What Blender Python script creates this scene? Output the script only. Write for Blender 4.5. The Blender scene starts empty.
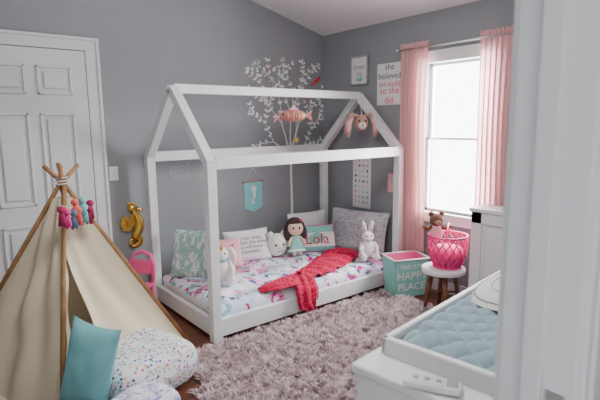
import bpy, bmesh, math, random
import numpy as np
from mathutils import Matrix, Vector, noise
random.seed(7); np.random.seed(7)
SC=bpy.context.scene
Xw,Yw=3.70,4.20
Hc,SL=2.523,0.258
# ------------------------------------------------------------ materials
def new_mat(name):
    m=bpy.data.materials.new(name); m.use_nodes=True
    return m,m.node_tree,m.node_tree.nodes['Principled BSDF']
def link(nt,a,b): nt.links.new(a,b)
def mat(name,col,rough=.6,metal=0,bump=0,bscale=60,var=0,vscale=5,spec=.3,transl=0,sheen=0):
    m,nt,b=new_mat(name); n=nt.nodes
    b.inputs['Base Color'].default_value=(*col,1); b.inputs['Roughness'].default_value=rough
    b.inputs['Metallic'].default_value=metal; b.inputs['Specular IOR Level'].default_value=spec
    if sheen: b.inputs['Sheen Weight'].default_value=sheen
    tc=n.new('ShaderNodeTexCoord')
    if var:
        t=n.new('ShaderNodeTexNoise'); t.inputs['Scale'].default_value=vscale; t.inputs['Detail'].default_value=4
        link(nt,tc.outputs['Object'],t.inputs['Vector'])
        r=n.new('ShaderNodeMapRange'); r.inputs['From Min'].default_value=.3; r.inputs['From Max'].default_value=.7
        link(nt,t.outputs['Fac'],r.inputs['Value'])
        x=n.new('ShaderNodeMix'); x.data_type='RGBA'
        x.inputs[6].default_value=(*[c*(1-var) for c in col],1); x.inputs[7].default_value=(*[min(1,c*(1+var)) for c in col],1)
        link(nt,r.outputs[0],x.inputs[0]); link(nt,x.outputs[2],b.inputs['Base Color'])
    if bump:
        t=n.new('ShaderNodeTexNoise'); t.inputs['Scale'].default_value=bscale; t.inputs['Detail'].default_value=3
        link(nt,tc.outputs['Object'],t.inputs['Vector'])
        bp=n.new('ShaderNodeBump'); bp.inputs['Strength'].default_value=bump; bp.inputs['Distance'].default_value=.01
        link(nt,t.outputs['Fac'],bp.inputs['Height']); link(nt,bp.outputs[0],b.inputs['Normal'])
    if transl:
        tr=n.new('ShaderNodeBsdfTranslucent'); tr.inputs[0].default_value=(*col,1)
        mx=n.new('ShaderNodeMixShader'); mx.inputs[0].default_value=transl
        link(nt,b.outputs[0],mx.inputs[1]); link(nt,tr.outputs[0],mx.inputs[2])
        link(nt,mx.outputs[0],n['Material Output'].inputs[0])
    return m
def mat_patch(name,base,patches,rough=.8):
    """patches: (color,scale,thresh,offset,soft,stretch)"""
    m,nt,b=new_mat(name); n=nt.nodes; b.inputs['Roughness'].default_value=rough; b.inputs['Specular IOR Level'].default_value=.2
    tc=n.new('ShaderNodeTexCoord'); cur=None
    for (c,s,th,off,soft,st) in patches:
        mp=n.new('ShaderNodeMapping'); mp.inputs['Location'].default_value=(off,off*.7,off*1.3); mp.inputs['Scale'].default_value=st
        mp.inputs['Rotation'].default_value=(0,0,off)
        link(nt,tc.outputs['Object'],mp.inputs[0])
        t=n.new('ShaderNodeTexNoise'); t.inputs['Scale'].default_value=s; t.inputs['Detail'].default_value=3; t.inputs['Distortion'].default_value=.6
        link(nt,mp.outputs[0],t.inputs['Vector'])
        r=n.new('ShaderNodeMapRange'); r.inputs['From Min'].default_value=th; r.inputs['From Max'].default_value=th+soft
        link(nt,t.outputs['Fac'],r.inputs['Value'])
        x=n.new('ShaderNodeMix'); x.data_type='RGBA'; x.inputs[7].default_value=(*c,1)
        if cur is None: x.inputs[6].default_value=(*base,1)
        else: link(nt,cur,x.inputs[6])
        link(nt,r.outputs[0],x.inputs[0]); cur=x.outputs[2]
    link(nt,cur,b.inputs['Base Color']); return m
def mat_dots(name,base,scale,radius,cols,rough=.8):
    m,nt,b=new_mat(name); n=nt.nodes; b.inputs['Roughness'].default_value=rough; b.inputs['Specular IOR Level'].default_value=.2
    tc=n.new('ShaderNodeTexCoord'); v=n.new('ShaderNodeTexVoronoi'); v.inputs['Scale'].default_value=scale
    link(nt,tc.outputs['Object'],v.inputs['Vector'])
    l=n.new('ShaderNodeMath'); l.operation='LESS_THAN'; l.inputs[1].default_value=radius; link(nt,v.outputs['Distance'],l.inputs[0])
    s=n.new('ShaderNodeSeparateColor'); link(nt,v.outputs['Color'],s.inputs[0])
    cr=n.new('ShaderNodeValToRGB'); cr.color_ramp.interpolation='CONSTANT'
    e=cr.color_ramp.elements
    while len(e)<len(cols): e.new(.5)
    for i,c in enumerate(cols): e[i].position=i/len(cols); e[i].color=(*c,1)
    link(nt,s.outputs[0],cr.inputs[0])
    x=n.new('ShaderNodeMix'); x.data_type='RGBA'; x.inputs[6].default_value=(*base,1)
    link(nt,l.outputs[0],x.inputs[0]); link(nt,cr.outputs[0],x.inputs[7]); link(nt,x.outputs[2],b.inputs['Base Color']); return m

M_wall=mat('wall_paint_grey',(.27,.283,.30),.75,bump=.05,bscale=180,var=.03,vscale=2)
M_ceil=mat('ceiling_paint',(.80,.79,.78),.9,bump=.1,bscale=120)
M_white=mat('white_paint',(.78,.78,.78),.45,var=.02)
M_bedw=mat('bed_white_paint',(.70,.70,.71),.5,var=.03,vscale=9)
M_trim=mat('trim_white',(.64,.64,.65),.45)
M_grey=mat('grey_plastic',(.35,.36,.38),.5)
M_steel=mat('brushed_nickel',(.6,.6,.6),.3,metal=1)
M_gold=mat('gold_metal',(.85,.55,.12),.25,metal=1,bump=.2,bscale=40)
M_pink=mat('pink_plastic',(.85,.12,.32),.4)
M_hot=mat('hot_pink_wire',(.92,.05,.28),.45)
M_pinkin=mat('hot_pink_fabric',(.85,.12,.32),.8)
M_curt=mat('pink_curtain',(.84,.50,.50),.85,bump=.3,bscale=300,transl=.35)
M_canvas=mat('cream_canvas',(.75,.65,.48),.9,bump=.25,bscale=400,var=.05,transl=.15)
M_pole=mat('light_wood_pole',(.38,.20,.09),.55,var=.25,vscale=12)
M_brownw=mat('walnut_leg',(.16,.07,.035),.5,var=.2,vscale=15)
M_teal=mat('teal_fabric',(.22,.54,.56),.85,bump=.3,bscale=150,var=.08,vscale=8)
M_mint=mat('mint_cotton',(.25,.58,.52),.8)
M_crim=mat('crimson_knit',(.50,.006,.055),.95,bump=1,bscale=90,var=.35,vscale=40,sheen=.1)
M_plush=mat('white_plush',(.82,.79,.75),1,bump=.6,bscale=120,sheen=.3)
M_plushp=mat('pink_plush',(.85,.46,.48),1,bump=.5,bscale=120)
M_brown=mat('brown_plush',(.20,.10,.065),1,bump=.6,bscale=120)
M_tan=mat('tan_plush',(.50,.31,.24),1,bump=.6,bscale=120)
M_black=mat('black_thread',(.02,.02,.02),.4)
M_dkgrey=mat('charcoal_print',(.12,.12,.14),.8)
M_cot=mat('white_cotton',(.80,.79,.80),.9,bump=.2,bscale=60)
M_paper=mat('white_print_paper',(.76,.75,.73),.8)
M_skin=mat('doll_skin_print',(.80,.55,.43),.8)
M_hair=mat('dark_hair_print',(.05,.03,.03),.8)
M_red=mat('red_print',(.55,.05,.06),.7)
M_magt=mat('magenta_print',(.75,.06,.28),.8)
M_silver=mat('white_leaf_decal',(.84,.88,.88),.4)
M_letter=mat('pale_wall_lettering',(.38,.395,.415),.6)
M_aqua=mat('grey_blue_quilt',(.33,.44,.49),.9,bump=.2,bscale=200)
M_cream=mat('cream_pad',(.70,.69,.66),.9,bump=.15,bscale=150)
M_out=mat('piping_grey',(.30,.30,.33),.8)
M_duvet=mat_patch('floral_duvet_cotton',(.78,.79,.85),[((.58,.66,.80),3.0,.52,1.3,.10,(1,1,1)),((.80,.30,.50),5.0,.555,5.1,.05,(1,1,1)),
     ((.52,.03,.22),9,.60,9.7,.02,(1,1.2,1)),((.12,.10,.34),10,.61,2.9,.02,(1.4,1,1)),((.20,.50,.52),11,.62,14.2,.02,(1,1,1))])
M_mintp=mat_patch('mint_leaf_pillow',(.34,.52,.50),[((.74,.78,.76),14,.52,3.3,.02,(2.2,1,1)),((.22,.42,.42),20,.62,7.3,.02,(1,1,2))])
M_lace=mat_patch('grey_script_pillow',(.54,.53,.56),[((.34,.32,.36),26,.56,2.3,.03,(1,1,3)),((.42,.40,.45),9,.60,6.3,.05,(1,1,1))])
M_pouf=mat_dots('confetti_print',(.72,.72,.76),48,.42,[(.06,.11,.32),(.15,.45,.48),(.60,.15,.28),(.35,.38,.50),(.60,.45,.20),(.72,.72,.76)])
M_lav=mat_patch('lavender_print',(.74,.74,.80),[((.30,.32,.58),26,.55,4.3,.02,(1,1,1)),((.50,.42,.68),18,.58,8.3,.02,(1,1,1))])
M_fish=mat('dusty_pink_fish_body',(.52,.22,.18),.5,var=.35,vscale=30)
# floor planks
M_floor,nt,b=new_mat('dark_cherry_planks'); n=nt.nodes
tc=n.new('ShaderNodeTexCoord'); br=n.new('ShaderNodeTexBrick'); br.inputs['Scale'].default_value=1
br.inputs['Brick Width'].default_value=1.2; br.inputs['Row Height'].default_value=.11; br.inputs['Mortar Size'].default_value=.003
br.inputs['Color1'].default_value=(.12,.035,.018,1); br.inputs['Color2'].default_value=(.18,.06,.03,1); br.inputs['Mortar'].default_value=(.02,.008,.005,1)
link(nt,tc.outputs['Object'],br.inputs['Vector'])
mp=n.new('ShaderNodeMapping'); mp.inputs['Scale'].default_value=(2,30,1); link(nt,tc.outputs['Object'],mp.inputs[0])
t=n.new('ShaderNodeTexNoise'); t.inputs['Scale'].default_value=2; link(nt,mp.outputs[0],t.inputs['Vector'])
x=n.new('ShaderNodeMix'); x.data_type='RGBA'; x.blend_type='MULTIPLY'; x.inputs[0].default_value=.5
link(nt,br.outputs['Color'],x.inputs[6]); link(nt,t.outputs['Fac'],x.inputs[7]); link(nt,x.outputs[2],b.inputs['Base Color']); b.inputs['Roughness'].default_value=.35
# rug
M_rug,nt,b=new_mat('mauve_shag_pile'); n=nt.nodes; b.inputs['Roughness'].default_value=.95; b.inputs['Specular IOR Level'].default_value=.1
tc=n.new('ShaderNodeTexCoord'); t=n.new('ShaderNodeTexNoise'); t.inputs['Scale'].default_value=22; t.inputs['Detail'].default_value=3
link(nt,tc.outputs['Object'],t.inputs['Vector'])
cr=n.new('ShaderNodeValToRGB'); e=cr.color_ramp.elements; e[0].position=.36; e[0].color=(.42,.32,.33,1); e[1].position=.60; e[1].color=(.80,.67,.67,1)
link(nt,t.outputs['Fac'],cr.inputs[0]); link(nt,cr.outputs[0],b.inputs['Base Color'])
tr=n.new('ShaderNodeBsdfTranslucent'); link(nt,cr.outputs[0],tr.inputs[0]); mx=n.new('ShaderNodeMixShader'); mx.inputs[0].default_value=.25
link(nt,b.outputs[0],mx.inputs[1]); link(nt,tr.outputs[0],mx.inputs[2]); link(nt,mx.outputs[0],n['Material Output'].inputs[0])

# ------------------------------------------------------------ builder
def T(x=0,y=0,z=0,rx=0,ry=0,rz=0,s=1):
    return Matrix.Translation((x,y,z))@Matrix.Rotation(math.radians(rz),4,'Z')@Matrix.Rotation(math.radians(ry),4,'Y')@Matrix.Rotation(math.radians(rx),4,'X')@Matrix.Scale(s,4)
I4=Matrix.Identity(4)
class B:
    def __init__(s): s.v=[];s.f=[];s.mi=[];s.sm=[];s.mats=[]
    def add(s,vs,fs,m,smooth=False,M=I4):
        o=len(s.v)
        if m not in s.mats: s.mats.append(m)
        k=s.mats.index(m)
        for p in vs:
            q=M@Vector(p); s.v.append((q.x,q.y,q.z))
        for f in fs:
            s.f.append(tuple(o+i for i in f)); s.mi.append(k); s.sm.append(smooth)
    def box(s,x0,x1,y0,y1,z0,z1,m,bev=0,M=I4):
        bm=bmesh.new(); bmesh.ops.create_cube(bm,size=1)
        for v in bm.verts: v.co=Vector(((x0+x1)/2+v.co.x*(x1-x0),(y0+y1)/2+v.co.y*(y1-y0),(z0+z1)/2+v.co.z*(z1-z0)))
        if bev: bmesh.ops.bevel(bm,geom=bm.edges[:],offset=bev,segments=2,affect='EDGES',profile=.5)
        bm.verts.index_update()
        s.add([v.co[:] for v in bm.verts],[[v.index for v in f.verts] for f in bm.faces],m,False,M); bm.free()
    def beam(s,p0,p1,w,h,m,bev=.004,M=I4):
        p0,p1=Vector(p0),Vector(p1); d=p1-p0; L=d.length
        q=d.to_track_quat('Y','Z').to_matrix().to_4x4()
        s.box(-w/2,w/2,0,L,-h/2,h/2,m,bev,M@Matrix.Translation(p0)@q)
    def tube(s,pts,r,m,seg=8,M=I4,cap=True):
        P=[Vector(p) for p in pts]; n=len(P); rr=r if isinstance(r,(list,tuple)) else [r]*n
        vs=[];fs=[]; prev=None
        for i,p in enumerate(P):
            d=(P[min(i+1,n-1)]-P[max(i-1,0)]).normalized()
            if prev is None:
                a=Vector((0,0,1)) if abs(d.z)<.9 else Vector((1,0,0)); u=d.cross(a).normalized()
            else:
                u=(prev-d*prev.dot(d)).normalized()
            prev=u; w=d.cross(u)
            for k in range(seg):
                a=2*math.pi*k/seg; vs.append(p+(u*math.cos(a)+w*math.sin(a))*rr[i])
        for i in range(n-1):
            for k in range(seg):
                k2=(k+1)%seg; fs.append((i*seg+k,i*seg+k2,(i+1)*seg+k2,(i+1)*seg+k))
        if cap: fs.append(tuple(range(seg))[::-1]); fs.append(tuple((n-1)*seg+k for k in range(seg)))
        s.add(vs,fs,m,True,M)
    def ell(s,c,r,m,M=I4,R=I4,seg=20,ring=12):
        vs=[];fs=[]
        if not isinstance(r,(list,tuple)): r=(r,r,r)
        for i in range(ring+1):
            a=math.pi*i/ring
            for k in range(seg):
                b=2*math.pi*k/seg; vs.append((r[0]*math.sin(a)*math.cos(b),r[1]*math.sin(a)*math.sin(b),r[2]*math.cos(a)))
        for i in range(ring):
            for k in range(seg):
                fs.append((i*seg+k,(i+1)*seg+k,(i+1)*seg+(k+1)%seg,i*seg+(k+1)%seg))
        s.add(vs,fs,m,True,M@Matrix.Translation(c)@R)
    def lathe(s,prof,m,M=I4,seg=32,smooth=True):
        vs=[];fs=[];n=len(prof)
        for (r,z) in prof:
            for k in range(seg):
                a=2*math.pi*k/seg; vs.append((r*math.cos(a),r*math.sin(a),z))
        for i in range(n-1):
            for k in range(seg):
                fs.append((i*seg+k,i*seg+(k+1)%seg,(i+1)*seg+(k+1)%seg,(i+1)*seg+k))
        s.add(vs,fs,m,smooth,M)
    def prism(s,poly,y0,y1,m,M=I4):
        n=len(poly); vs=[(p[0],y0,p[1]) for p in poly]+[(p[0],y1,p[1]) for p in poly]
        fs=[tuple(range(n)),tuple(range(2*n-1,n-1,-1))]+[(i,(i+1)%n,(i+1)%n+n,i+n) for i in range(n)]
        s.add(vs,fs,m,False,M)
    def grid(s,fn,nu,nv,m,M=I4,mask=None,smooth=True):
        vs=[fn(i/nu,j/nv) for j in range(nv+1) for i in range(nu+1)]; fs=[]
        for j in range(nv):
            for i in range(nu):
                if mask and not mask((i+.5)/nu,(j+.5)/nv): continue
                a=j*(nu+1)+i; fs.append((a,a+1,a+nu+2,a+nu+1))
        s.add(vs,fs,m,smooth,M)
    def text(s,txt,size,m,M=I4,warp=None,extrude=.001,align='CENTER',sp=1.0):
        cu=bpy.data.curves.new('t','FONT'); cu.body=txt; cu.size=size; cu.align_x=align; cu.align_y='CENTER'; cu.extrude=extrude; cu.space_line=sp; cu.resolution_u=3
        ob=bpy.data.objects.new('t',cu); SC.collection.objects.link(ob)
        dg=bpy.context.evaluated_depsgraph_get(); me=bpy.data.meshes.new_from_object(ob.evaluated_get(dg))
        vs=[(v.co.x,-v.co.z,v.co.y) for v in me.vertices]
        if warp: vs=[warp(p) for p in vs]
        s.add(vs,[tuple(p.vertices) for p in me.polygons],m,False,M)
        bpy.data.objects.remove(ob); bpy.data.curves.remove(cu); bpy.data.meshes.remove(me)
    def pillow(s,w,h,t,m,M=I4,n=22,pinch=.05,piping=None):
        def sf(side):
            def f(a,b_):
                u=a*2-1; v=b_*2-1
                th=t/2*math.sqrt(max(0,(1-abs(u)**3)*(1-abs(v)**3)))*(1+.10*noise.noise(Vector((u*2,v*2,w*9+side))))
                return (w/2*u*(1-pinch*(1-v*v)),side*th,h/2+h/2*v*(1-pinch*(1-u*u)))
            return f
        s.grid(sf(-1),n,n,m,M); s.grid(sf(1),n,n,m,M)
        if piping:
            pts=[]
            for k in range(4*12):
                e,q=divmod(k,12); a=q/12*2-1
                u,v=[(a,-1),(1,a),(-a,1),(-1,-a)][e]
                pts.append((w/2*u*(1-pinch*(1-v*v)),0,h/2+h/2*v*(1-pinch*(1-u*u))))
            pts.append(pts[0]); s.tube(pts,.006,piping,6,M,cap=False)
    def ptext(s,txt,size,m,w,h,t,M,dx=0,dz=0,sp=1.0):
        def wf(p):
            x=p[0]+dx; z=p[2]+dz; u=max(-1,min(1,x/(w/2))); v=max(-1,min(1,z/(h/2)))
            th=t/2*math.sqrt(max(0,(1-abs(u)**3)*(1-abs(v)**3)))*1.08
            return (x,-th-.006+p[1]*.3,h/2+z)
        s.text(txt,size,m,M,wf,sp=sp)
    def obj(s,name,loc=(0,0,0),rz=0,parent=None):
        me=bpy.data.meshes.new(name); me.from_pydata(s.v,[],s.f)
        for m in s.mats: me.materials.append(m)
        me.polygons.foreach_set('material_index',s.mi); me.polygons.foreach_set('use_smooth',s.sm)
        me.update()
        bm=bmesh.new(); bm.from_mesh(me); bmesh.ops.recalc_face_normals(bm,faces=bm.faces[:]); bm.to_mesh(me); bm.free()
        o=bpy.data.objects.new(name,me); SC.collection.objects.link(o)
        o.location=loc; o.rotation_euler=(0,0,math.radians(rz))
        if parent: o.parent=parent
        return o
def ellpoly(cx,cz,rx,rz,n=20,rot=0):
    return [(cx+rx*math.cos(a)*math.cos(rot)-rz*math.sin(a)*math.sin(rot),cz+rx*math.cos(a)*math.sin(rot)+rz*math.sin(a)*math.cos(rot)) for a in [2*math.pi*i/n for i in range(n)]]

# ------------------------------------------------------------ shell
XL=-.35; YF=.42; YH=.30
def cz(x): return Hc+SL*(Xw-x)
b=B(); b.prism([(XL-.1,-.05),(Xw+.12,-.05),(Xw+.12,cz(Xw+.12)+.1),(XL-.1,cz(XL-.1)+.1)],Yw,Yw+.12,M_wall); b.obj('wall_back')
WY0,WY1,WZ0,WZ1=2.10,2.80,.74,2.08
b=B()
b.box(Xw,Xw+.14,YF,WY0,0,Hc+.1,M_wall); b.box(Xw,Xw+.14,WY1,Yw,0,Hc+.1,M_wall)
b.box(Xw,Xw+.14,WY0,WY1,0,WZ0,M_wall); b.box(Xw,Xw+.14,WY0,WY1,WZ1,Hc+.1,M_wall); b.obj('wall_right')
b=B(); b.box(XL-.12,XL,YH,Yw,0,3.7,M_wall); b.obj('wall_left')
JX0,JX1=-.12,.807
b=B()
b.prism([(XL-.1,0),(JX0-.02,0),(JX0-.02,2.06),(JX1+.02,2.06),(JX1+.02,0),(Xw+.12,0),(Xw+.12,cz(Xw+.12)+.1),(XL-.1,cz(XL-.1)+.1)],YH,YF,M_wall); b.obj('wall_front')
b=B(); b.prism([(XL-.15,cz(XL-.15)),(Xw+.15,cz(Xw+.15)),(Xw+.15,cz(Xw+.15)+.12),(XL-.15,cz(XL-.15)+.12)],YH-.0,Yw+.15,M_ceil); b.obj('ceiling')
b=B(); b.box(XL-.2,Xw+.2,-1.5,Yw+.15,-.1,0,M_floor); b.obj('floor')
b=B(); b.box(-1.4,2.2,-1.5,-1.4,0,2.5,M_wall); b.obj('wall_hall_back')
b=B(); b.box(-1.5,-1.4,-1.5,YH,0,2.5,M_wall); b.obj('wall_hall_left')
b=B(); b.box(2.2,2.3,-1.5,YH,0,2.5,M_wall); b.obj('wall_hall_right')
b=B(); b.box(-1.5,2.3,-1.5,YH,2.5,2.6,M_ceil); b.obj('ceiling_hall')
# doorway frame near camera
b=B()
b.box(JX1,JX1+.02,YH-.005,YF+.005,0,2.06,M_trim,.002); b.box(JX0-.02,JX0,YH-.005,YF+.005,0,2.06,M_trim,.002)
b.box(JX0-.02,JX1+.02,YH-.005,YF+.005,2.04,2.06,M_trim,.002)
b.box(JX1-.012,JX1,YH+.045,YH+.08,0,2.04,M_trim,.002); b.box(JX0,JX0+.012,YH+.045,YH+.08,0,2.04,M_trim,.002)
for y0,y1 in ((YH-.018,YH),(YF,YF+.018)):
    b.box(JX1+.006,JX1+.09,y0,y1,0,2.13,M_trim,.004); b.box(JX0-.09,JX0-.006,y0,y1,0,2.13,M_trim,.004)
    b.box(JX0-.09,JX1+.09,y0,y1,2.05,2.13,M_trim,.004)
b.box(JX1+.02,JX1+.035,YH-.026,YH-.018,0,2.13,M_trim,.002)
for z in (.25,1.05,1.85): b.box(JX1-.003,JX1,YH+.006,YH+.04,z-.045,z+.045,M_steel,.001)
b.obj('trim_doorway')
# baseboards
b=B(); b.box(1.27,Xw-.001,Yw-.014,Yw,0,.11,M_trim,.003); b.box(XL,.24,Yw-.014,Yw,0,.11,M_trim,.003); b.obj('baseboard_back')
b=B(); b.box(Xw-.014,Xw,YF,Yw-.015,0,.11,M_trim,.003); b.obj('baseboard_right')
b=B(); b.box(XL,XL+.014,YF,Yw-.015,0,.11,M_trim,.003); b.obj('baseboard_left')
# door on back wall
DX0,DX1,DH=.35,1.145,2.145
b=B(); y=Yw-.001
b.box(DX0,DX1,y-.022,y,.01,DH,M_trim,.002)
cols=[(DX0+.11,DX0+.36),(DX1-.36,DX1-.11)]
for (x0,x1) in cols:
    for (z0,z1) in ((.22,.80),(.95,1.66),(1.80,2.02)):
        for k in range(4):
            if k==0: a=(x0,x1,z0,z0+.02)
            if k==1: a=(x0,x1,z1-.02,z1)
            if k==2: a=(x0,x0+.02,z0,z1)
            if k==3: a=(x1-.02,x1,z0,z1)
            b.box(a[0],a[1],y-.034,y-.02,a[2],a[3],M_trim,.005)
        b.box(x0+.045,x1-.045,y-.033,y-.02,z0+.045,z1-.045,M_trim,.009)
b.lathe([(0,-.05),(.018,-.05),(.026,-.035),(.024,-.02),(.012,-.012),(.012,0),(.03,0),(.03,.006)],M_steel,T(DX0+.06,y-.03,.95,rx=-90))
b.obj('door_1')
b=B()
b.box(DX1+.006,DX1+.115,y-.02,y,0,DH+.11,M_trim,.005); b.box(DX1+.09,DX1+.115,y-.03,y,0,DH+.11,M_trim,.004)
b.box(DX0-.115,DX0-.006,y-.02,y,0,DH+.11,M_trim,.005)
b.box(DX0-.115,DX1+.115,y-.021,y,DH+.006,DH+.11,M_trim,.005); b.box(DX0-.115,DX1+.115,y-.031,y,DH+.085,DH+.11,M_trim,.004)
b.obj('trim_door_casing')
# window
b=B(); X=Xw
b.box(X-.02,X,WY0-.085,WY0,WZ0-.02,WZ1+.09,M_white,.004); b.box(X-.02,X,WY1,WY1+.085,WZ0-.02,WZ1+.09,M_white,.004)
b.box(X-.022,X,WY0-.1,WY1+.1,WZ1,WZ1+.09,M_white,.004); b.box(X-.03,X,WY0-.11,WY1+.11,WZ1+.085,WZ1+.105,M_white,.004)
b.box(X-.035,X+.05,WY0-.11,WY1+.11,WZ0-.025,WZ0,M_white,.005); b.box(X-.018,X,WY0-.09,WY1+.09,WZ0-.10,WZ0-.025,M_white,.004)
zm=(WZ0+WZ1)/2
for (z0,z1,xo) in ((WZ0,zm+.011,.05),(zm-.011,WZ1,.085)):
    b.box(X+xo,X+xo+.03,WY0,WY0+.028,z0,z1,M_white,.003); b.box(X+xo,X+xo+.03,WY1-.028,WY1,z0,z1,M_white,.003)
    b.box(X+xo,X+xo+.03,WY0,WY1,z0,z0+.022,M_white,.003); b.box(X+xo,X+xo+.03,WY0,WY1,z1-.022,z1,M_white,.003)
b.obj('window_1')
# ------------------------------------------------------------ curtains + rod
b=B(); rx,rzz=3.62,2.215
b.tube([(rx,1.88,rzz),(rx,3.06,rzz)],.009,M_steel)
for yy in (1.88,3.06): b.ell((rx,yy,rzz),.018,M_steel)
for yy in (1.91,3.04): b.tube([(rx,yy,rzz),(Xw,yy,rzz)],.006,M_steel); b.lathe([(0,0),(.022,0),(.022,.006),(0,.006)],M_steel,T(Xw-.003,yy,rzz,ry=-90))
b.obj('curtain_rod')
def curtain(y0,y1,z0,z1,taper):
    b=B()
    def f(u,v):
        yc=(y0+y1)/2; hw=(y1-y0)/2*(1-taper*math.sin(math.pi*min(1,v*1.1))*.6)
        a=u*2*math.pi*6
        amp=.020*(.6+.4*v)+.005*math.sin(u*31+v*3)
        return (rx+.002+amp*math.sin(a+.7*math.sin(v*4)),yc+(u*2-1)*hw+.008*math.sin(a*2)+.01*math.sin(v*5),z1+(z0-z1)*v)
    b.grid(f,120,24,M_curt)
    def g(u,v):
        a=u*2*math.pi*9; return (rx+.014*math.sin(a)*(.4+v*.6)-.006,(y0+y1)/2+(u*2-1)*(y1-y0)/2,rzz+.05-.05*v+.005*math.sin(a*.7))
    b.grid(g,120,4,M_curt)
    return b.obj('window_curtain')
curtain(2.71,3.02,.32,rzz+.02,.14); curtain(1.93,2.21,.32,rzz+.02,.15)
# ------------------------------------------------------------ house bed
b=B(); X0,X1,Y0,Y1=1.575,3.565,2.97,4.04; w=.07; h=w/2
ZE=1.335; AP=1.83
for x in (X0,X1):
    for y in (Y0,Y1):
        b.box(x-h,x+h,y-h,y+h,0,ZE-.02,M_bedw,.004)
    ym=(Y0+Y1)/2
    b.beam((x,Y0-.015,ZE-.05),(x,ym,AP),w,w,M_bedw); b.beam((x,Y1+.015,ZE-.05),(x,ym,AP),w,w,M_bedw)
    b.box(x-.02,x+.02,Y0+h,Y1-h,.03,.16,M_bedw,.004)
b.box(X0,X1,(Y0+Y1)/2-h,(Y0+Y1)/2+h,AP-.035,AP+.035,M_bedw,.004)
for y in (Y0,Y1):
    b.box(X0+h,X1-h,y-h,y+h,ZE-.085,ZE,M_bedw,.004); b.box(X0+h,X1-h,y-.02,y+.02,.03,.16,M_bedw,.004)
for k in range(12): xx=X0+.1+k*(X1-X0-.2)/11; b.box(xx-.04,xx+.04,Y0+.02,Y1-.02,.035,.055,M_bedw)
b.obj('house_frame_bed')
MZ=.225
b=B(); b.box(X0+.04,X1-.04,Y0+.03,Y1-.03,.056,MZ-.01,M_cot,.03); b.obj('mattress')
def dz(x,y):
    return .026*noise.noise(Vector((x*4,y*4,1)))+.016*noise.noise(Vector((x*11,y*9,4)))
def duv(u,v):
    x=X0+.035+u*(X1-X0-.07); t=v*1.12-.06
    y=Y0+.025+max(0,min(1,t))*(Y1-Y0-.05); z=MZ+.028+dz(x,y)
    e=min((x-X0-.035)/.08,(X1-.035-x)/.08,max(0,t)/.07,max(0,1-t)/.07,1)
    e=max(0,e); z-= .05*(1-math.sqrt(max(0,1-(1-e)**2)))
    if t<0: z=MZ-.02+ t/.06*.06+.01*noise.noise(Vector((x*8,0,3))); y=Y0+.022
    return (x,y,z)
b=B(); b.grid(duv,150,90,M_duvet); b.obj('floral_duvet')
# mermaid tail blanket (chunky knit)
b=B()
path=[(3.26,3.42),(3.12,3.33),(2.95,3.25),(2.75,3.17),(2.58,3.12),(2.42,3.06)]
wid=[.17,.17,.16,.125,.09,.06]
def knit(a,c): return .007*abs(math.sin(a))**.6*abs(math.sin(c))**.6
def tail(u,v):
    s=v*(len(path)-1); i=min(int(s),len(path)-2); f=s-i
    px=path[i][0]*(1-f)+path[i+1][0]*f; py=path[i][1]*(1-f)+path[i+1][1]*f; ww=wid[i]*(1-f)+wid[i+1]*f
    dx=path[i+1][0]-path[i][0]; dy=path[i+1][1]-path[i][1]; L=math.hypot(dx,dy); nx,ny=-dy/L,dx/L
    q=u*2-1
    z=MZ+.038+.05*math.sqrt(max(0,1-q*q))+.012*math.sin(s*9+q*3)+.01*noise.noise(Vector((px*10,py*10+q*3,0)))+knit(u*math.pi*9,v*math.pi*26+u*math.pi*4)
    return (px+nx*ww*q*(1+.08*math.sin(s*7)),py+ny*ww*q,z)
b.grid(tail,60,160,M_crim)
def lobe(pts,ws,nrm):
    def f(u,v):
        s=v*(len(pts)-1); i=min(int(s),len(pts)-2); fr=s-i; q=u*2-1
        P=Vector(pts[i]).lerp(Vector(pts[i+1]),fr); ww=ws[i]*(1-fr)+ws[i+1]*fr
        d=(Vector(pts[i+1])-Vector(pts[i])).normalized(); nn=Vector(nrm[i]).lerp(Vector(nrm[i+1]),fr).normalized()
        sd=d.cross(nn).normalized()
        return P+sd*ww*q+nn*(.024*math.sqrt(max(0,1-q*q))+.007*math.sin(q*9)+knit(u*math.pi*7,v*math.pi*12))
    b.grid(f,48,70,M_crim)
lobe([(2.46,3.08,MZ+.05),(2.30,3.04,MZ+.05),(2.15,3.03,MZ+.045),(2.00,3.04,MZ+.035)],[.06,.095,.08,.02],[(0,0,1)]*4)
lobe([(2.46,3.08,MZ+.06),(2.42,2.99,MZ+.05),(2.40,2.925,MZ-.01),(2.40,2.915,.12),(2.44,2.912,.045)],[.07,.10,.12,.11,.03],[(0,0,1),(0,-.3,1),(0,-1,.3),(0,-1,0),(0,-1,0)])
b.obj('mermaid_tail_blanket')
# ------------------------------------------------------------ pillows
PZ=MZ+.035
def cush(name,x,y,w,h,t,m,rz,lean,z=PZ,texts=(),piping=None,ry=0,extra=None):
    b=B(); M=T(rx=-lean,ry=ry); b.pillow(w,h,t,m,M,piping=piping)
    if extra: extra(b,M,w,h,t)
    for (s,sz,mm,dx,dzz) in texts: b.ptext(s,sz,mm,w,h,t,M,dx,dzz,sp=.9)
    return b.obj(name,(x,y,z),rz)
cush('leaf_pattern_pillow',1.75,3.68,.42,.42,.14,M_mintp,-50,16)
cush('monogram_pillow',2.12,3.72,.30,.28,.10,M_plushp,-14,20,texts=[('M',.20,M_magt,0,0)])
cush('quote_pillow',2.41,3.80,.46,.31,.11,M_cot,-10,20,texts=[('Let her sleep,\nfor when she wakes\nshe will move\nmountains',.048,M_dkgrey,0,0)])
cush('white_pillow',3.28,3.93,.50,.36,.14,M_cot,-6,14)
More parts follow.
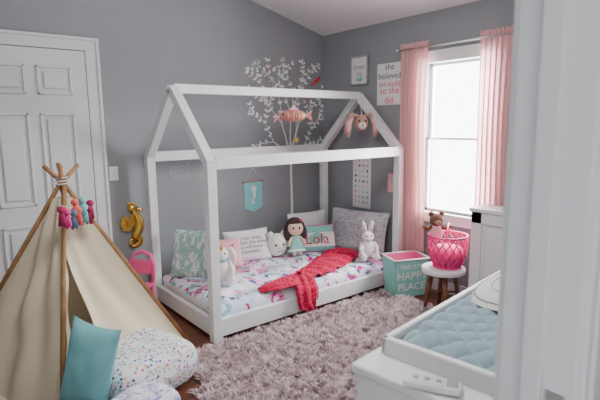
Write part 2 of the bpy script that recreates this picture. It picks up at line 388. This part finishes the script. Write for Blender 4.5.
cush('name_pillow',3.12,3.64,.40,.28,.09,M_mint,-28,20,texts=[('Lola',.15,M_red,0,-.015)],piping=M_magt,
     extra=lambda b,M,w,h,t:b.prism([(-w*.46,h*.18),(w*.46,h*.18),(w*.45,h*.70),(-w*.45,h*.70)],-t/2*.98,-t/2*.6,M_cot,M))
cush('script_pillow',3.43,3.42,.68,.43,.15,M_lace,-76,16,texts=[('you are my\nsunshine',.11,M_grey,0,0)])
b=B(); b.ell((0,0,.12),(.115,.07,.115),M_plush); b.ell((-.07,0,.22),(.035,.02,.04),M_plush); b.ell((.07,0,.22),(.035,.02,.04),M_plush)
b.ell((-.04,-.064,.13),.011,M_black); b.ell((.04,-.064,.13),.011,M_black); b.ell((0,-.072,.10),(.016,.01,.012),M_plushp)
b.tube([(-.03,-.067,.075),(0,-.07,.066),(.03,-.067,.075)],.003,M_black,6); b.obj('round_face_plush',(2.71,3.77,PZ),-12)
# doll-shaped pillow
b=B(); M=T(rx=-14)
b.ell((0,.012,.275),(.105,.045,.100),M_hair,M); b.ell((-.085,.01,.22),(.035,.03,.075),M_hair,M); b.ell((.085,.01,.22),(.035,.03,.075),M_hair,M)
b.ell((0,-.012,.262),(.080,.043,.076),M_skin,M); b.ell((0,-.02,.325),(.075,.035,.034),M_hair,M)
b.ell((-.03,-.053,.262),(.010,.005,.013),M_black,M); b.ell((.03,-.053,.262),(.010,.005,.013),M_black,M)
b.ell((0,-.056,.245),(.005,.004,.005),M_skin,M); b.tube([(-.018,-.052,.228),(0,-.054,.222),(.018,-.052,.228)],.003,M_magt,6,M)
b.ell((-.055,-.05,.238),(.012,.004,.009),M_plushp,M); b.ell((.055,-.05,.238),(.012,.004,.009),M_plushp,M)
b.lathe([(.0,.0),(.088,.035),(.080,.06),(.05,.14),(.04,.185),(.0,.19)],M_mint,M@T(0,0,.0)@Matrix.Diagonal((1,.5,1,1)))
b.lathe([(.089,.034),(.092,.045),(.086,.055)],M_cot,M@Matrix.Diagonal((1,.52,1,1)))
for s in (-1,1):
    b.tube([(s*.04,-.005,.17),(s*.075,-.015,.13),(s*.085,-.02,.09)],[.017,.015,.014],M_skin,8,M); b.tube([(s*.03,0,.05),(s*.032,-.02,.0)],[.02,.018],M_skin,8,M)
b.ell((.05,-.03,.335),(.028,.014,.02),M_magt,M)
b.obj('doll_shaped_pillow',(2.85,3.63,PZ+.02),-22)
def bunny(name,x,y,z,rz,s,body,inner,ears=1,lop=False,scarf=None):
    b=B(); M=T(s=s)
    b.ell((0,0,.11),(.085,.075,.115),body,M); b.ell((0,-.01,.255),(.068,.062,.062),body,M); b.ell((0,-.055,.24),(.034,.026,.026),body,M)
    b.ell((0,-.08,.25),(.008,.006,.006),M_plushp,M)
    for q in (-1,1):
        b.ell((q*.028,-.062,.272),.008,M_black,M)
        b.tube([(q*.06,-.01,.185),(q*.09,-.05,.13),(q*.085,-.085,.085)],[.028,.025,.022],body,10,M); b.ell((q*.085,-.088,.08),.025,body,M)
        b.tube([(q*.05,-.02,.045),(q*.07,-.09,.035),(q*.075,-.13,.035)],[.042,.036,.03],body,10,M); b.ell((q*.076,-.135,.045),(.03,.022,.038),body,M)
        if lop:
            b.tube([(q*.045,0,.30),(q*.085,-.005,.30),(q*.11,-.015,.24),(q*.112,-.02,.16)],[.016,.024,.028,.015],body,10,M)
        else:
            b.tube([(q*.025,0,.30),(q*.035,.005,.35),(q*.05,.01,.41),(q*.055,.01,.435)],[.015,.024,.02,.008],body,10,M)
            b.tube([(q*.027,-.014,.31),(q*.037,-.015,.35),(q*.05,-.006,.40)],[.006,.012,.006],inner,8,M)
    b.ell((0,.075,.06),.03,body,M)
    if scarf: b.lathe([(.045,.19),(.066,.197),(.066,.207),(.045,.214)],scarf,M)
    return b.obj(name,(x,y,z),rz)
bunny('plush_bunny',3.30,3.11,PZ+.01,-30,.85,M_plush,M_plushp)
b0=bunny('plush_unicorn',1.89,3.42,PZ+.01,-25,.92,M_plush,M_plushp,lop=True,scarf=M_teal)
h_=B(); h_.lathe([(.014,0),(.009,.03),(.0,.075)],M_gold,T(0,-.035,.275,rx=25)); h_.tube([(0,-.03,.285),(.0,.03,.29),(0,.055,.24),(0,.05,.18)],[.015,.02,.02,.01],M_plushp,8); h_.obj('horn_and_mane',parent=b0)
# ------------------------------------------------------------ wall items
b=B(); b.box(-.037,.037,-.006,0,-.06,.06,M_white,.003); b.box(-.008,.008,-.016,-.005,-.014,.012,M_white,.003)
b.obj('light_switch',(1.315,Yw,1.155))
b=B()
pts=[];rad=[]
for k in range(40):
    t=k/39
    if t<.55: x=.05*math.sin(t*5.5); z=.34-t*.42
    else:
        q=(t-.55)/.45; ang=math.pi*.1-q*5.0; rr=.055*(1-q*.65); x=.035-.045+rr*math.cos(ang); z=.085-.0+rr*math.sin(ang)-.02
    pts.append((x,-.02,z)); rad.append(.018+.028*math.sin(math.pi*min(1,t*1.35))*(1 if t<.75 else .4) if t<.74 else .018*(1-t)+.008)
b.tube(pts,rad,M_gold,12)
b.ell((.0,-.02,.36),(.045,.03,.035),M_gold); b.tube([(.03,-.02,.355),(.07,-.02,.34),(.09,-.02,.335)],[.018,.012,.009],M_gold)
for k in range(5): b.tube([(-.03+k*.012,-.02,.385),(-.05+k*.018,-.02,.42)],[.008,.002],M_gold,6)
b.prism([(.06,.26),(-.09,.30),(-.12,.24),(-.10,.17),(-.04,.16)],-.03,-.015,M_gold)
for k in range(4): b.tube([(-.05,-.034,.24-.01*k),(-.11,-.034,.28-.03*k)],.004,M_gold,6)
b.box(-.01,.01,-.01,0,.2,.3,M_gold)
b.obj('gold_seahorse_ornament',(1.45,Yw,.48))
b=B(); W=.11
b.prism([(-W,.97),(W,.97),(W,.70),(0,.65),(-W,.70)],-.008,-.004,M_teal)
b.tube([(-W-.02,-.008,.97),(W+.02,-.008,.97)],.006,M_pole); b.tube([(-W,-.008,.97),(0,-.006,1.11),(W,-.008,.97)],.0022,M_cream,6)
b.ell((0,-.004,1.11),.006,M_steel)
P=[(0,.93),(.035,.915),(.04,.885),(.02,.87),(.03,.84),(.02,.80),(-.01,.775),(.03,.74),(.0,.75),(-.03,.735),(-.022,.78),(0,.81),(-.005,.85),(-.01,.88),(-.03,.895)]
b.prism(P,-.011,-.008,M_paper); b.obj('pennant_banner',(2.72,Yw,0))
b=B(); b.text('good night\nsleep tight',.10,M_letter,T(0,0,0),extrude=.001,sp=.8); b.obj('wall_lettering_decal',(2.03,Yw-.003,1.13))
# tree decal
b=B()
def strip(x0,z0,x1,z1,w0,w1):
    dx,dz_=x1-x0,z1-z0; L=math.hypot(dx,dz_); nx,nz=-dz_/L,dx/L
    b.add([(x0-nx*w0,0,z0-nz*w0),(x0+nx*w0,0,z0+nz*w0),(x1+nx*w1,0,z1+nz*w1),(x1-nx*w1,0,z1-nz*w1)],[(0,1,2,3)],M_silver)
def leaf(x,z,a,s):
    b.add([(x+px*math.cos(a)-pz*math.sin(a),-.001,z+px*math.sin(a)+pz*math.cos(a)) for px,pz in [(0,0),(s*.35,s*.30),(s*.8,s*.27),(s*1.2,0),(s*.8,-s*.27),(s*.35,-s*.30)]],[(0,1,2,3,4,5)],M_silver if rt.random()<.9 else M_plushp)
rt=random.Random(11)
def branch(x,z,a,L,w,d):
    n=3
    for k in range(n):
        a+=rt.uniform(-.14,.14); x1=x+math.cos(a)*L/n; z1=z+math.sin(a)*L/n
        if x1>.46 or x1<-.52 or z1>2.22: return
        strip(x,z,x1,z1,w,w*.85); w*=.85
        if d<=2:
            for s in (-1,1): leaf(x1,z1,a+s*rt.uniform(.5,1.1),rt.uniform(.030,.045))
        x,z=x1,z1
    if d==0: leaf(x,z,a,.045); return
    for k in range(2):
        branch(x,z,a+(k-.5)*.95+rt.uniform(-.12,.12),L*rt.uniform(.72,.88),w*.8,d-1)
strip(0,.12,.01,.7,.019,.015); strip(.01,.7,0,1.2,.015,.012)
for a,L,z0 in ((2.45,.28,1.2),(1.95,.34,1.25),(1.50,.38,1.3),(1.1,.34,1.25),(.6,.24,1.2)):
    strip(0,1.18,0,z0,.010,.009); branch(0,z0,a,L,.010,3)
b.obj('tree_wall_decal',(3.22,Yw-.003,0))
b=B()
b.prism(ellpoly(0,0,.045,.024,16,.5),-.004,0,M_red); b.prism(ellpoly(.04,.035,.018,.016,12),-.004,0,M_red); b.prism([(-.03,-.01),(-.09,-.05),(-.075,-.06),(-.02,-.03)],-.004,0,M_red); b.prism([(.055,.035),(.072,.032),(.055,.027)],-.004,0,M_gold)
b.obj('bird_wall_decal',(3.60,Yw-.002,2.03))
def sign(name,y0,y1,z0,z1,base,lines,frame=None,th=.012,extra=None):
    b=B(); w=(y1-y0); h=(z1-z0)
    b.box(-w/2,w/2,-th,0,-h/2,h/2,base,.002)
    if frame:
        for a in ((-w/2,w/2,h/2-.015,h/2),(-w/2,w/2,-h/2,-h/2+.015),(-w/2,-w/2+.015,-h/2,h/2),(w/2-.015,w/2,-h/2,h/2)):
            b.box(a[0],a[1],-th-.008,0,a[2],a[3],frame,.002)
    for (s,sz,mm,dx,dzz) in lines: b.text(s,sz,mm,T(dx,-th-.001,dzz))
    if extra: extra(b,w,h,th)
    return b.obj(name,(Xw,(y0+y1)/2,(z0+z1)/2),-90)
M_pgrey=mat('weathered_grey_sign',(.42,.43,.42),.7,var=.1,vscale=20)
sign('framed_picture',3.50,3.74,1.95,2.24,M_paper,[('dream\nbig',.07,M_grey,0,0)],M_pgrey,extra=lambda b,w,h,t:b.prism(ellpoly(0,-.09,.05,.02),-t-.003,-t,M_teal))
sign('quote_print',3.05,3.37,1.73,2.13,M_paper,[('she\nbelieved',.085,M_dkgrey,0,.12),('she could',.072,M_magt,0,.0),('so she\ndid',.095,M_magt,0,-.11)],None)
def rows(b,w,h,t):
    r=random.Random(3)
    for k in range(9):
        z=h/2-.05-k*(h-.1)/8.2
        for j in range(4):
            x=-w/2+.045+j*(w-.09)/3
            b.prism(ellpoly(x,z,.012+.008*r.random(),.012,8,r.random()*3),-t-.002,-t,r.choice([M_grey,M_dkgrey,M_teal,M_plushp]))
sign('alphabet_growth_poster',3.45,3.71,.66,1.22,M_paper,[],None,th=.006,extra=rows)
sign('small_pink_sign',3.07,3.21,.87,1.06,M_plushp,[('be\nkind',.06,M_paper,0,.02)],None)
# ------------------------------------------------------------ hanging ornament (fish) + star
b=B()
b.ell((0,0,0),(.125,.05,.055),M_fish)
b.prism([(.11,0),(.185,.055),(.165,0),(.185,-.05)],-.006,.006,M_fish); b.prism([(-.04,.048),(.02,.095),(.06,.04)],-.005,.005,M_plushp)
for k in range(6): b.tube([(-.05+k*.025,-.047+.003*abs(k-2),.03),(-.045+k*.025,-.051,-.0),(-.05+k*.025,-.046,-.03)],.004,M_gold if k%2 else M_plushp,6)
b.ell((-.09,-.030,.01),.008,M_black)
b.tube([(0,0,.05),(0,0,.160)],.0018,M_cream,6)
b.tube([(.03,0,-.05),(.03,0,-.19)],.0015,M_cream,6)
st=[(.03+(.035 if k%2==0 else .015)*math.sin(k*math.pi/5),-.22+(.035 if k%2==0 else .015)*math.cos(k*math.pi/5)) for k in range(10)]
b.prism(st,-.006,.006,M_gold)
b.tube([(-.10,0,.0),(-.15,0,-.02),(-.17,0,-.06)],[.01,.014,.004],M_plushp,8)
b.obj('hanging_fish_ornament',(2.72,3.505,1.63),-30)
b=B()
b.ell((0,0,0),(.065,.062,.08),M_tan); b.ell((0,-.052,-.027),(.038,.036,.034),M_plush); b.ell((0,-.088,-.02),(.009,.007,.007),M_black)
for q in (-1,1):
    b.ell((q*.032,-.054,.02),.009,M_black)
    b.tube([(q*.03,0,.065),(q*.09,0,.08),(q*.13,-.01,.0),(q*.14,-.012,-.09),(q*.13,-.012,-.14)],[.014,.026,.038,.036,.012],M_tan,12)
    b.tube([(q*.09,-.024,.05),(q*.13,-.038,-.005),(q*.14,-.04,-.09)],[.008,.026,.02],M_plushp,8)
b.tube([(0,0,.075),(0,.04,.16)],.003,M_cream,6)
b.obj('hanging_bunny_head',(3.46,3.36,1.56),-35)
# ------------------------------------------------------------ bin
b=B()
W,D,H=.15,.11,.345; e=.02
def wall(p,q,r,s,m,th):
    th=Vector(th); vs=[Vector(k) for k in (p,q,r,s)]; vs+= [v+th for v in vs]
    b.add(vs,[(0,1,2,3),(7,6,5,4),(0,4,5,1),(1,5,6,2),(2,6,7,3),(3,7,4,0)],m)
wall((-W,-D,0),(W,-D,0),(W+e,-D-e,H),(-W-e,-D-e,H),M_mint,(0,.008,0)); wall((-W,D,0),(W,D,0),(W+e,D+e,H),(-W-e,D+e,H),M_pinkin,(0,-.008,0))
wall((-W,-D,0),(-W,D,0),(-W-e,D+e,H),(-W-e,-D-e,H),M_mint,(.008,0,0)); wall((W,-D,0),(W,D,0),(W+e,D+e,H),(W+e,-D-e,H),M_pinkin,(-.008,0,0))
b.box(-W,W,-D,D,0,.01,M_mint)
Mt=T(0,-D-.003,0,rx=math.degrees(math.atan(e/H)))
b.text('THIS IS MY',.052,M_paper,Mt@T(0,-.006,.28)); b.text('HAPPY',.10,M_paper,Mt@T(0,-.006,.195)); b.text('PLACE',.095,M_paper,Mt@T(0,-.006,.095))
rim=[(-W-e,-D-e,H),(W+e,-D-e,H),(W+e,D+e,H),(-W-e,D+e,H),(-W-e,-D-e,H)]
for k in range(4): b.tube([rim[k],rim[k+1]],.008,M_paper,8)
b.ell((.03,.01,.22),(.11,.08,.06),M_pinkin); b.ell((-.07,0,.22),(.06,.06,.06),M_cot)
b.obj('storage_bin',(3.395,2.73,.013),-22)
# ------------------------------------------------------------ stool + basket + bear
SX,SY=3.30,2.26
b=B(); b.lathe([(0,.335),(.15,.335),(.172,.34),(.175,.36),(.172,.378),(.16,.383),(0,.383)],M_white,seg=40)
for k in range(4):
    a=math.pi/4+k*math.pi/2; b.tube([(.09*math.cos(a),.09*math.sin(a),.34),(.145*math.cos(a),.145*math.sin(a),0)],[.02,.013],M_brownw,10)
for k in range(2):
    a=math.pi/4+k*math.pi/2; b.tube([(.115*math.cos(a),.115*math.sin(a),.17),(-.115*math.cos(a),-.115*math.sin(a),.17)],.009,M_brownw,8)
b.obj('round_stool',(SX,SY,0.001))
b=B()
def br_(z): return .105+.05*math.sin(min(1,z/.22)*math.pi*.55)
n_=18
for k in range(n_):
    for s in (-1,1):
        pts=[]
        for i in range(9):
            z=.26*i/8; a=2*math.pi*k/n_+s*z*4.2; r=br_(z); pts.append((r*math.cos(a),r*math.sin(a),z))
        b.tube(pts,.0055,M_hot,5)
for z in (.006,.26): r=br_(z); b.tube([(r*math.cos(a),r*math.sin(a),z) for a in [2*math.pi*i/28 for i in range(29)]],.009,M_hot,6,cap=False)
b.lathe([(0,.002),(.10,.002),(.10,.008),(0,.008)],M_hot)
b.tube([(.15*math.cos(a),0,.26+.09*math.sin(a)) for a in [math.pi*i/14 for i in range(15)]],.008,M_hot,6)
b.lathe([(0,.01),(.095,.012),(.125,.08),(.13,.14),(.10,.17),(0,.18)],M_pinkin,seg=24)
b.obj('wire_basket',(SX+.02,SY-.02,.388),30)
bb=B()
bb.ell((0,0,.09),(.055,.05,.08),M_plushp); bb.ell((0,-.005,.20),(.055,.052,.052),M_brown); bb.ell((0,-.045,.19),(.028,.02,.022),M_tan)
for q in (-1,1):
    bb.ell((q*.042,0,.248),(.022,.012,.022),M_brown); bb.ell((q*.02,-.046,.212),.006,M_black)
    bb.tube([(q*.04,0,.14),(q*.085,-.02,.13),(q*.11,-.03,.16)],[.02,.017,.015],M_brown,8)
bb.obj('teddy_bear',(SX-.05,SY+.05,.575),-35)
# ------------------------------------------------------------ white chest near window
b=B(); CX0,CX1,CY0,CY1,CH=3.335,3.57,1.10,2.05,.90
b.box(CX0+.012,CX1,CY0,CY1,.0,CH-.03,M_white,.003); b.box(CX0-.012,CX1+.0,CY0-.015,CY1+.015,CH-.03,CH,M_white,.006)
for yy in (CY0,CY0+.44,CY1-.09): b.box(CX0,CX0+.02,yy,yy+.09,.02,CH-.03,M_white,.004)
for z0 in (.02,.78): b.box(CX0,CX0+.02,CY0,CY1,z0,z0+.09,M_white,.004)
for yy0,yy1 in ((CY0+.12,CY0+.42),(CY0+.56,CY1-.12)): b.box(CX0+.004,CX0+.02,yy0,yy1,.15,.74,M_white,.012)
b.obj('white_cabinet')
# ------------------------------------------------------------ changing table
b=B(); L=1.06
b.box(-.095,L+.05,-.475,.02,.0,.82,M_white,.004); b.box(-.11,L+.06,-.48,.03,.82,.85,M_white,.007)
for z0 in (.08,.34,.60): b.box(.0,L,.018,.032,z0,z0+.2,M_white,.006)
b.box(-.105,-.09,-.43,-.03,.10,.76,M_white,.004); b.box(-.098,-.085,-.38,-.08,.16,.70,M_white,.01)
for a in ((0,L,-.024,0),(0,L,-.475,-.451),(0,.024,-.475,0),(L-.024,L,-.475,0)): b.box(a[0],a[1],a[2],a[3],.85,.905,M_white,.006)
b.box(0,L,-.475,0,.85,.858,M_white)
b.obj('changing_table',(1.06,.94,0),7.5)
b=B()
def quilt(u,v):
    x=.04+u*(L-.08); y=-.035-v*.405
    q=abs(math.sin((x*1.0+y)*math.pi/.085))*abs(math.sin((x*1.0-y)*math.pi/.085))
    e=min(u,1-u)*14; e2=min(v,1-v)*8; edge=min(1,e)*min(1,e2)
    z=.862+.04*min(1,edge)**.5+.03*(abs(v-.5)*2)**2*min(1,edge)+.022*q**.4
    return (x,y,z)
b.grid(quilt,240,100,M_aqua); b.obj('quilted_changing_pad',(1.06,.94,0),7.5)
b=B()
def topad(u,v):
    a=u*2*math.pi; r=v; x=.66+.28*r*math.copysign(abs(math.cos(a))**.8,math.cos(a)); y=-.18+.13*r*math.copysign(abs(math.sin(a))**.8,math.sin(a))
    return (x,y,.928+.03*math.sqrt(max(0,1-r**4)))
b.grid(topad,48,14,M_cream)
b.tube([topad(k/48,.93) for k in range(49)],.003,M_out,6,cap=False); b.tube([topad(k/48,.6) for k in range(49)],.002,M_out,6,cap=False)
b.obj('contoured_baby_pillow',(1.06,.94,0),7.5)
b=B()
b.box(-.075,.075,-.028,.028,0,.022,M_paper,.009); b.box(-.06,.03,-.02,.02,.0215,.0235,M_trim,.001)
for k in range(3): b.lathe([(0,.022),(.008,.022),(.007,.026),(0,.026)],M_grey,T(-.045+k*.03,0,0),seg=12)
b.box(.035,.065,-.016,.016,.022,.025,M_grey,.002)
b.obj('baby_monitor_handset',(1.015,.715,.851),-62)
# ------------------------------------------------------------ teepee
A=Vector((.70,3.25,1.20)); F=Vector((.47,2.64,0)); R=Vector((1.40,3.00,0)); K=Vector((1.00,3.86,0)); Lf=Vector((-.0,3.52,0))
b=B()
offs=[Vector((.02,-.02,0)),Vector((.025,.02,0)),Vector((-.01,.03,0)),Vector((-.03,-.01,0))]
ft=[F,R,K,Lf]
for p,o in zip(ft,offs):
    top=A-(p-A).normalized()*.14-o
    b.tube([p,A+o*.5,top],[.016,.014,.013],M_pole,10)
b.tube([A+Vector((.035*math.cos(a),.035*math.sin(a),-.01+.003*a)) for a in [i*.5 for i in range(40)]],.005,M_cream,6)
C4=(F+R+K+Lf)/4
def face(P,Q,sag=.05,top=.93):
    def f(u,v):
        h=v*top; p=P.lerp(Q,u).lerp(A,h)
        inn=(C4.lerp(A,h)-p); inn.z=0
        s=4*u*(1-u)
        w=.02*noise.noise(Vector((u*5,v*4,P.x*3)))+.012*math.sin(u*17+v*5)
        p=p+inn.normalized()*(s*(sag*(1-h))+w*s*1.5)
        p=p+(p-C4.lerp(A,h))*.02
        if v==0: p.z=.005
        return p
    b.grid(f,44,44,M_canvas)
face(Lf,F,sag=.03); face(K,Lf); face(R,K)
OUT=Vector((.37,-.93,0))
def frontface():
    def f(u,v):
        h=v*.93
        so=0 if v>.82 else .20*math.sin(min(1,(.82-v)/.55)*math.pi*.5)
        uu=so+u*(1-so)
        p=F.lerp(R,uu).lerp(A,h)
        s=math.sin(math.pi*u)
        fold=.030*math.sin(u*15+v*6)*(1-u)*(1-v)**.6
        roll=.05*max(0,1-u*6)*(1-h)
        lift=.27*(1-v)**2.2*(1-u)**1.1
        p=p-OUT*(.03*s*(1-h))+OUT*(fold+roll+.05*(1-v)**3*(1-u)); p.z=max(.005,p.z)+lift
        return p
    b.grid(f,60,50,M_canvas)
frontface()
def lip(u,v):
    p=F.lerp(R,.015+.035*u).lerp(A,v*.78); return p+OUT*(.015+.01*math.sin(v*20))
b.grid(lip,3,30,M_canvas)
b.add([F+Vector((0,0,.004)),R+Vector((0,0,.004)),K+Vector((0,0,.004)),Lf+Vector((0,0,.004))],[(0,1,2,3)],M_canvas)
b.obj('teepee_tent')
# tassel garland
M_coral=mat('coral_yarn',(.75,.14,.13),.9,bump=.6,bscale=100)
M_t=[M_magt,M_teal,mat('wine_yarn',(.38,.03,.10),.9,bump=.6,bscale=100),M_coral,mat('slate_yarn',(.10,.20,.30),.9,bump=.6,bscale=100)]
b=B(); rr=random.Random(5)
pts=[Vector((-.10,0,.08)),Vector((-.03,-.02,.05)),Vector((.06,-.02,.05)),Vector((.13,0,.09))]
b.tube(pts,.003,M_cream,6)
cs=[(-.09,.05,2),(-.055,.03,0),(-.015,.02,4),(.02,.03,3),(.06,.04,1),(.10,.06,2),(.0,.08,3),(.05,.085,1),(.09,.03,2)]
for (x,z,c) in cs:
    m=M_t[c]
    b.ell((x,-.025,z),(.022,.022,.022),m,seg=12,ring=8)
    for k in range(12):
        a=2*math.pi*k/12; b.tube([(x,-.025,z-.01),(x+.012*math.cos(a),-.025+.012*math.sin(a),z-.03),(x+.018*math.cos(a),-.025+.018*math.sin(a),z-.085-.015*rr.random())],.0045,m,4)
b.obj('tassel_garland',(.705,3.06,1.03),21)
# floor cushions
def softbox(name,w,d,h,m,loc,rz,seed):
    b=B()
    def f(side):
        def g(u,v):
            a=u*2-1; c=v*2-1
            th=(max(0,(1-abs(a)**5)*(1-abs(c)**5)))**.33
            k=1-.12*(a*a*c*c)
            return (w/2*a*k,d/2*c*k,h/2+side*h/2*th*(1+.12*noise.noise(Vector((a*2,c*2,seed)))+.03*noise.noise(Vector((a*7,c*7,seed)))) )
        return g
    b.grid(f(1),50,50,m); b.grid(f(-1),40,40,m)
    return b.obj(name,loc,rz)
softbox('patterned_floor_cushion',.60,.50,.27,M_pouf,(.905,2.68,.012),18,1)
softbox('lavender_print_pouf',.42,.28,.22,M_lav,(.73,2.235,.012),20,4)
b=B(); b.pillow(.30,.47,.12,M_teal,T(rx=-10,ry=9),pinch=.09); b.obj('teal_throw_pillow',(.545,2.535,.09),-56)
# pink child chair
b=B()
b.box(-.12,.12,-.11,.11,.24,.265,M_pink,.01)
for sx in (-1,1):
    for sy in (-1,1): b.tube([(sx*.10,sy*.09,.25),(sx*.12,sy*.11,0)],[.016,.012],M_pink,10)
b.tube([(-.10,.10,.26),(-.11,.12,.40),(-.075,.135,.49),(0,.14,.515),(.075,.135,.49),(.11,.12,.40),(.10,.10,.26)],.016,M_pink,10)
b.box(-.09,.09,.115,.13,.33,.45,M_pink,.008)
b.obj('pink_toddler_chair',(1.30,3.80,.001),-50)
# ------------------------------------------------------------ shag rug
RX0,RX1,RY0,RY1=1.12,3.30,1.10,2.90
cell=.036
nx=int((RX1-RX0)/cell); ny=int((RY1-RY0)/cell)
per=16
ii,jj=np.meshgrid(np.arange(nx),np.arange(ny)); ii=ii.ravel(); jj=jj.ravel(); N=len(ii)
la=np.random.rand(N)*2*np.pi; lm=.012+.028*np.random.rand(N); hh=.022+.022*np.random.rand(N)
idx=np.repeat(np.arange(N),per); n=len(idx)
px=RX0+(ii[idx]+np.random.rand(n)*1.15)*cell; py=RY0+(jj[idx]+np.random.rand(n)*1.15)*cell
ok=(px>RX0)&(px<RX1)&(py<RY1)
c,s_=math.cos(math.radians(22)),math.sin(math.radians(22)); bx=(px-3.395)*c-(py-2.73)*s_; by=(px-3.395)*s_+(py-2.73)*c
ok&=~((abs(bx)<.165)&(abs(by)<.125))
ok&=~((px<1.22)&(py>2.45))
for k in range(4):
    a=math.pi/4+k*math.pi/2; ok&=((px-(SX+.145*math.cos(a)))**2+(py-(SY+.145*math.sin(a)))**2)>.02**2
px,py,idx=px[ok],py[ok],idx[ok]; n=len(px)
ang=la[idx]+np.random.randn(n)*.6; mag=lm[idx]*(.6+.8*np.random.rand(n)); ht=hh[idx]*(.75+.5*np.random.rand(n))
ra=np.random.rand(n)*np.pi; wx=np.cos(ra)*.0045; wy=np.sin(ra)*.0045
dx=np.cos(ang)*mag; dy=np.sin(ang)*mag
vv=np.zeros((n,5,3))
vv[:,0]=np.stack([px-wx,py-wy,np.full(n,.008)],1); vv[:,1]=np.stack([px+wx,py+wy,np.full(n,.008)],1)
vv[:,2]=np.stack([px+wx*1.1+dx*.4,py+wy*1.1+dy*.4,.008+ht*.65],1); vv[:,3]=np.stack([px-wx*1.1+dx*.4,py-wy*1.1+dy*.4,.008+ht*.65],1)
vv[:,4]=np.stack([px+dx,py+dy,.008+ht],1)
base=(np.arange(n)*5)[:,None]
tri=np.concatenate([base+np.array([[0,1,2]]),base+np.array([[0,2,3]]),base+np.array([[3,2,4]])],0)
V=vv.reshape(-1,3).tolist(); Fc=tri.tolist()
o=len(V)
poly=[(RX0,RY0),(RX1,RY0),(RX1,RY1),(1.22,RY1),(1.22,2.45),(RX0,2.45)]; m_=len(poly)
V+=[(p[0],p[1],.001) for p in poly]+[(p[0],p[1],.012) for p in poly]
Fc+=[tuple(o+k for k in range(m_))[::-1],tuple(o+m_+k for k in range(m_))]+[(o+k,o+(k+1)%m_,o+m_+(k+1)%m_,o+m_+k) for k in range(m_)]
me=bpy.data.meshes.new('shag_rug'); me.from_pydata(V,[],Fc); me.materials.append(M_rug)
SC.collection.objects.link(bpy.data.objects.new('shag_rug',me))
# ------------------------------------------------------------ lights
def area(name,loc,target,sx,sy,e,col=(1,1,1)):
    l=bpy.data.lights.new(name,'AREA'); l.shape='RECTANGLE'; l.size=sx; l.size_y=sy; l.energy=e; l.color=col
    o=bpy.data.objects.new(name,l); SC.collection.objects.link(o); o.location=loc
    o.rotation_euler=(Vector(target)-Vector(loc)).to_track_quat('-Z','Y').to_euler(); return o
area('window_daylight',(4.15,2.45,1.5),(1.5,2.45,.9),1.3,1.7,290,(.95,.975,1))
area('ceiling_fill',(1.2,1.5,2.9),(1.4,2.3,0),.8,.8,48,(1,.97,.94))  # added fill lamp above the view, brightens the room; no visible fixture
area('hall_fill',(0.1,-.9,2.4),(0.1,-.3,0),.6,.6,13,(1,.97,.94))  # unseen lamp added behind the camera to light the hall and door jamb
w=bpy.data.worlds.new('overcast_sky'); SC.world=w; w.use_nodes=True
w.node_tree.nodes['Background'].inputs[0].default_value=(.93,.965,1,1); w.node_tree.nodes['Background'].inputs[1].default_value=10
# ------------------------------------------------------------ camera
yaw,pit,rol,f=.6729,.1553,-.0114,481.76
F0=Vector((math.sin(yaw),math.cos(yaw),0)); R0=Vector((math.cos(yaw),-math.sin(yaw),0)); Z=Vector((0,0,1))
Fw=F0*math.cos(pit)-Z*math.sin(pit); U=F0*math.sin(pit)+Z*math.cos(pit); Rr=R0*math.cos(rol)+U*math.sin(rol); U2=U*math.cos(rol)-R0*math.sin(rol)
cam=bpy.data.cameras.new('camera'); cam.sensor_width=36; cam.lens=f*36/600; cam.clip_start=.02
co=bpy.data.objects.new('camera',cam); SC.collection.objects.link(co)
m=Matrix((( Rr.x,U2.x,-Fw.x,0),(Rr.y,U2.y,-Fw.y,0),(Rr.z,U2.z,-Fw.z,1.55),(0,0,0,1))); co.matrix_world=m
cam.dof.use_dof=True; cam.dof.focus_distance=3.8; cam.dof.aperture_fstop=4
SC.camera=co
